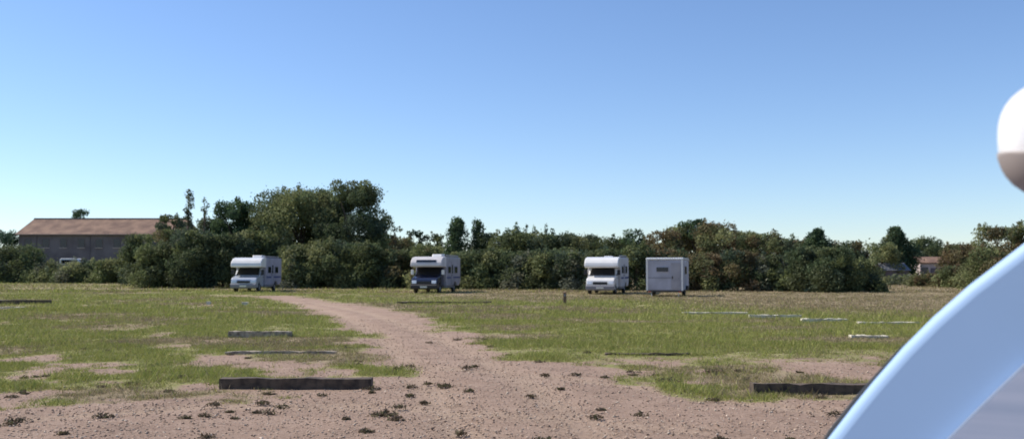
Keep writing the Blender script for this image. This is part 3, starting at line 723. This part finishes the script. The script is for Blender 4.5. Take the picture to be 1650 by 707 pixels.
# ------------------------------------------------------------------ the near motorhome whose rounded nose cuts the right of the view
def near_motorhome():
    TH = R(32); n = Vector((math.sin(TH), math.cos(TH), 0)); B = Vector((math.cos(TH), -math.sin(TH), 0))
    P0 = Vector((.6325, 1.15, 0)); dd = n.dot(P0); W = 2.2
    def on(px, py, off=0):                          # point of the side wall seen at this pixel, in side coordinates (x back, z up)
        r = ray(px, py); t = (dd+off)/n.dot(r); p = Vector((0, 0, CAM_Z))+r*t
        return ((p-P0).dot(B), p.z)
    e = empty('near_motorhome', P0, -TH, label='light blue looking rounded nose of a motorhome close at the right edge', cat='motorhome')
    vis = [on(*q) for q in ((1331, 707), (1372, 654), (1404, 615), (1452, 560), (1502, 510), (1560, 459), (1606, 424), (1652, 389))]
    x0, z0 = vis[0]; x1, z1 = vis[-1]
    low = [(x0-.10, z0-.18), (x0-.145, z0-.34), (x0-.17, z0-.55), (x0-.18, z0-.8), (x0-.13, z0-1.02)]
    up = [(x1+.14, z1+.095), (x1+.32, z1+.21), (x1+.55, z1+.34), (x1+.85, z1+.48), (x1+1.25, z1+.62), (x1+1.8, z1+.73), (x1+2.4, z1+.78), (x1+6.2, z1+.80), (x1+6.45, z1+.6), (x1+6.5, .45)]
    arch = lambda cx: [(cx+.42*math.cos(a), .38+.42*math.sin(a)) for a in [math.pi*k/10 for k in range(11)]]
    bottom = [(5.6, .38)]+arch(5.0)+arch(.75+.15)
    prof = low[::-1]+vis+up+bottom
    body = MB().poly_prism(prof, W, 'y', W/2).build('body', M['blue_body'], e, .016, 5, smooth=True, ang=65)
    # windscreen on the slope, with its rubber seal along the near edge
    outline = low[::-1][2:]+vis+up[:4]
    def offset(pts, d):
        o = []
        for i in range(len(pts)):
            a = Vector(pts[max(i-1, 0)]); b = Vector(pts[min(i+1, len(pts)-1)]); t = (b-a).normalized(); o.append((pts[i][0]-t.y*d, pts[i][1]+t.x*d))
        return o
    ws = outline[1:]
    o1, o2 = offset(ws, .003), offset(ws, .010)
    MB().poly_prism(o2+o1[::-1], W-.70, 'y', W/2).build('windscreen', M['glass'], e)
    seal = offset(outline[1:7], .004)
    MB().tube([(x, .045, z) for x, z in seal], [.0045, .005, .005, .004, .0025, .001], 8).build('rubber_seal', M['seal'], e, smooth=True)
    # side window with horizontal streaks in the pane colour
    wl = [on(*q) for q in ((1532, 707), (1570, 669), (1610, 630), (1652, 590))]
    xa, za = wl[0]; xb, zb = wl[-1]
    poly = [(xa-.10, za-.18)]+[(xa-.09, za-.10)]+wl+[(xb+.12, zb+.055), (xb+.28, zb+.09), (xb+.75, zb+.10), (xb+.80, zb+.05), (xb+.80, za-.16), (xb+.75, za-.21), (xa+.04, za-.21)]
    MB().poly_prism([(p[0], p[1]) for p in offset(poly+[poly[0]], 0)][:-1], .012, 'y', -.007).build('side_window', M['tint'], e, smooth=False)
    MB().tube([(p[0], -.001, p[1]) for p in poly+[poly[0]]], .0035, 6).build('window_gasket', M['gasket'], e, smooth=True)
    for cx in (1.9, 2.6): MB().box(cx, cx+.004, -.0015, .001, .45, 2.2).build('panel_seam', M['seal'], e)
    for sgn, yv in ((-1, .16), (1, W-.16)):
        for cx in (.9, 5.0):
            t = MB().tube([(cx, yv-.1, .36), (cx, yv+.1, .36)], [.36, .36], 32).build('wheel', M['rubber'], e, .03)
            MB().tube([(cx, yv-.108*1 if sgn < 0 else yv+.108, .36), (cx, yv-.102 if sgn < 0 else yv+.102, .36)], [.22, .22], 24).build('rim', M['rim'], t)
    # mirror head out from the flank, hung on an arm from the roof edge
    c = at(1748, 222, .98); loc = Vector(((c-P0).dot(B), (c-P0).dot(n), c.z))
    bm = bmesh.new(); bmesh.ops.create_icosphere(bm, subdivisions=4, radius=1)
    for v in bm.verts:
        p = v.co; f = (abs(p.x)**2.5+abs(p.y)**2.5+abs(p.z)**2.5)**(-1/2.5)
        v.co = Vector((p.x*f*.085, p.y*f*.055, p.z*f*.068))
    me = bpy.data.meshes.new('mirror')
    bmesh.ops.rotate(bm, verts=bm.verts, matrix=Matrix.Rotation(TH, 3, 'Z')); bm.to_mesh(me); bm.free()
    for p in me.polygons: p.use_smooth = True
    mo = link('mirror', me, M['white_body'], e); mo.location = loc
    b2 = bmesh.new(); b2.from_mesh(me)  # lower shell added to colour in the mirror's shaded underside
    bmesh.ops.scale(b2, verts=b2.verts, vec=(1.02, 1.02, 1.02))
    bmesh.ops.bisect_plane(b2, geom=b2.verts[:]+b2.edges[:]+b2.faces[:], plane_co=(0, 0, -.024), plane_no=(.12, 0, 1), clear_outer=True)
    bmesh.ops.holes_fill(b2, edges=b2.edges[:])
    m2 = bpy.data.meshes.new('mirror_shade'); b2.to_mesh(m2); b2.free()
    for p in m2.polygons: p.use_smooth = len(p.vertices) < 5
    link('mirror_shade', m2, M['mirror_shade'], mo)
    MB().tube([loc+Vector((.03, .0, .04)), loc+Vector((.16, .0, .16)), loc+Vector((.42, .12, .28)), Vector((x1+.95, .08, z1+.46))], [.022, .02, .02, .024], 10).build('mirror_arm', M['white_body'], e, smooth=True)
    # low down and out of view: lamps, bumper
    MB().box(x0-.21, x0-.15, .15, W-.15, .42, .62).build('bumper', M['grey'], e, .03)
    for yv in (.32, W-.32): MB().tube([(x0-.2, yv, .82), (x0-.15, yv, .82)], [.09, .1], 20).build('headlight', M['lamp'], e)
def tint():
    m, nn, l, p = new_mat('tinted_acrylic')
    geo = nn.new('ShaderNodeTexCoord'); mp = nn.new('ShaderNodeMapping'); mp.inputs['Scale'].default_value = (.6, .6, 26)
    l.new(geo.outputs['Object'], mp.inputs['Vector'])
    t = nn.new('ShaderNodeTexNoise'); t.inputs['Scale'].default_value = 1.6; t.inputs['Detail'].default_value = 5; l.new(mp.outputs[0], t.inputs['Vector'])
    r = nn.new('ShaderNodeValToRGB'); l.new(t.outputs[0], r.inputs[0])
    r.color_ramp.elements[0].position = .35; r.color_ramp.elements[0].color = (.38, .46, .60, 1)
    r.color_ramp.elements[1].position = .65; r.color_ramp.elements[1].color = (.52, .58, .70, 1)
    l.new(r.outputs[0], p.inputs['Base Color']); p.inputs['Roughness'].default_value = .12; p.inputs['Coat Weight'].default_value = .6
    return m
M['tint'] = tint()
near_motorhome()
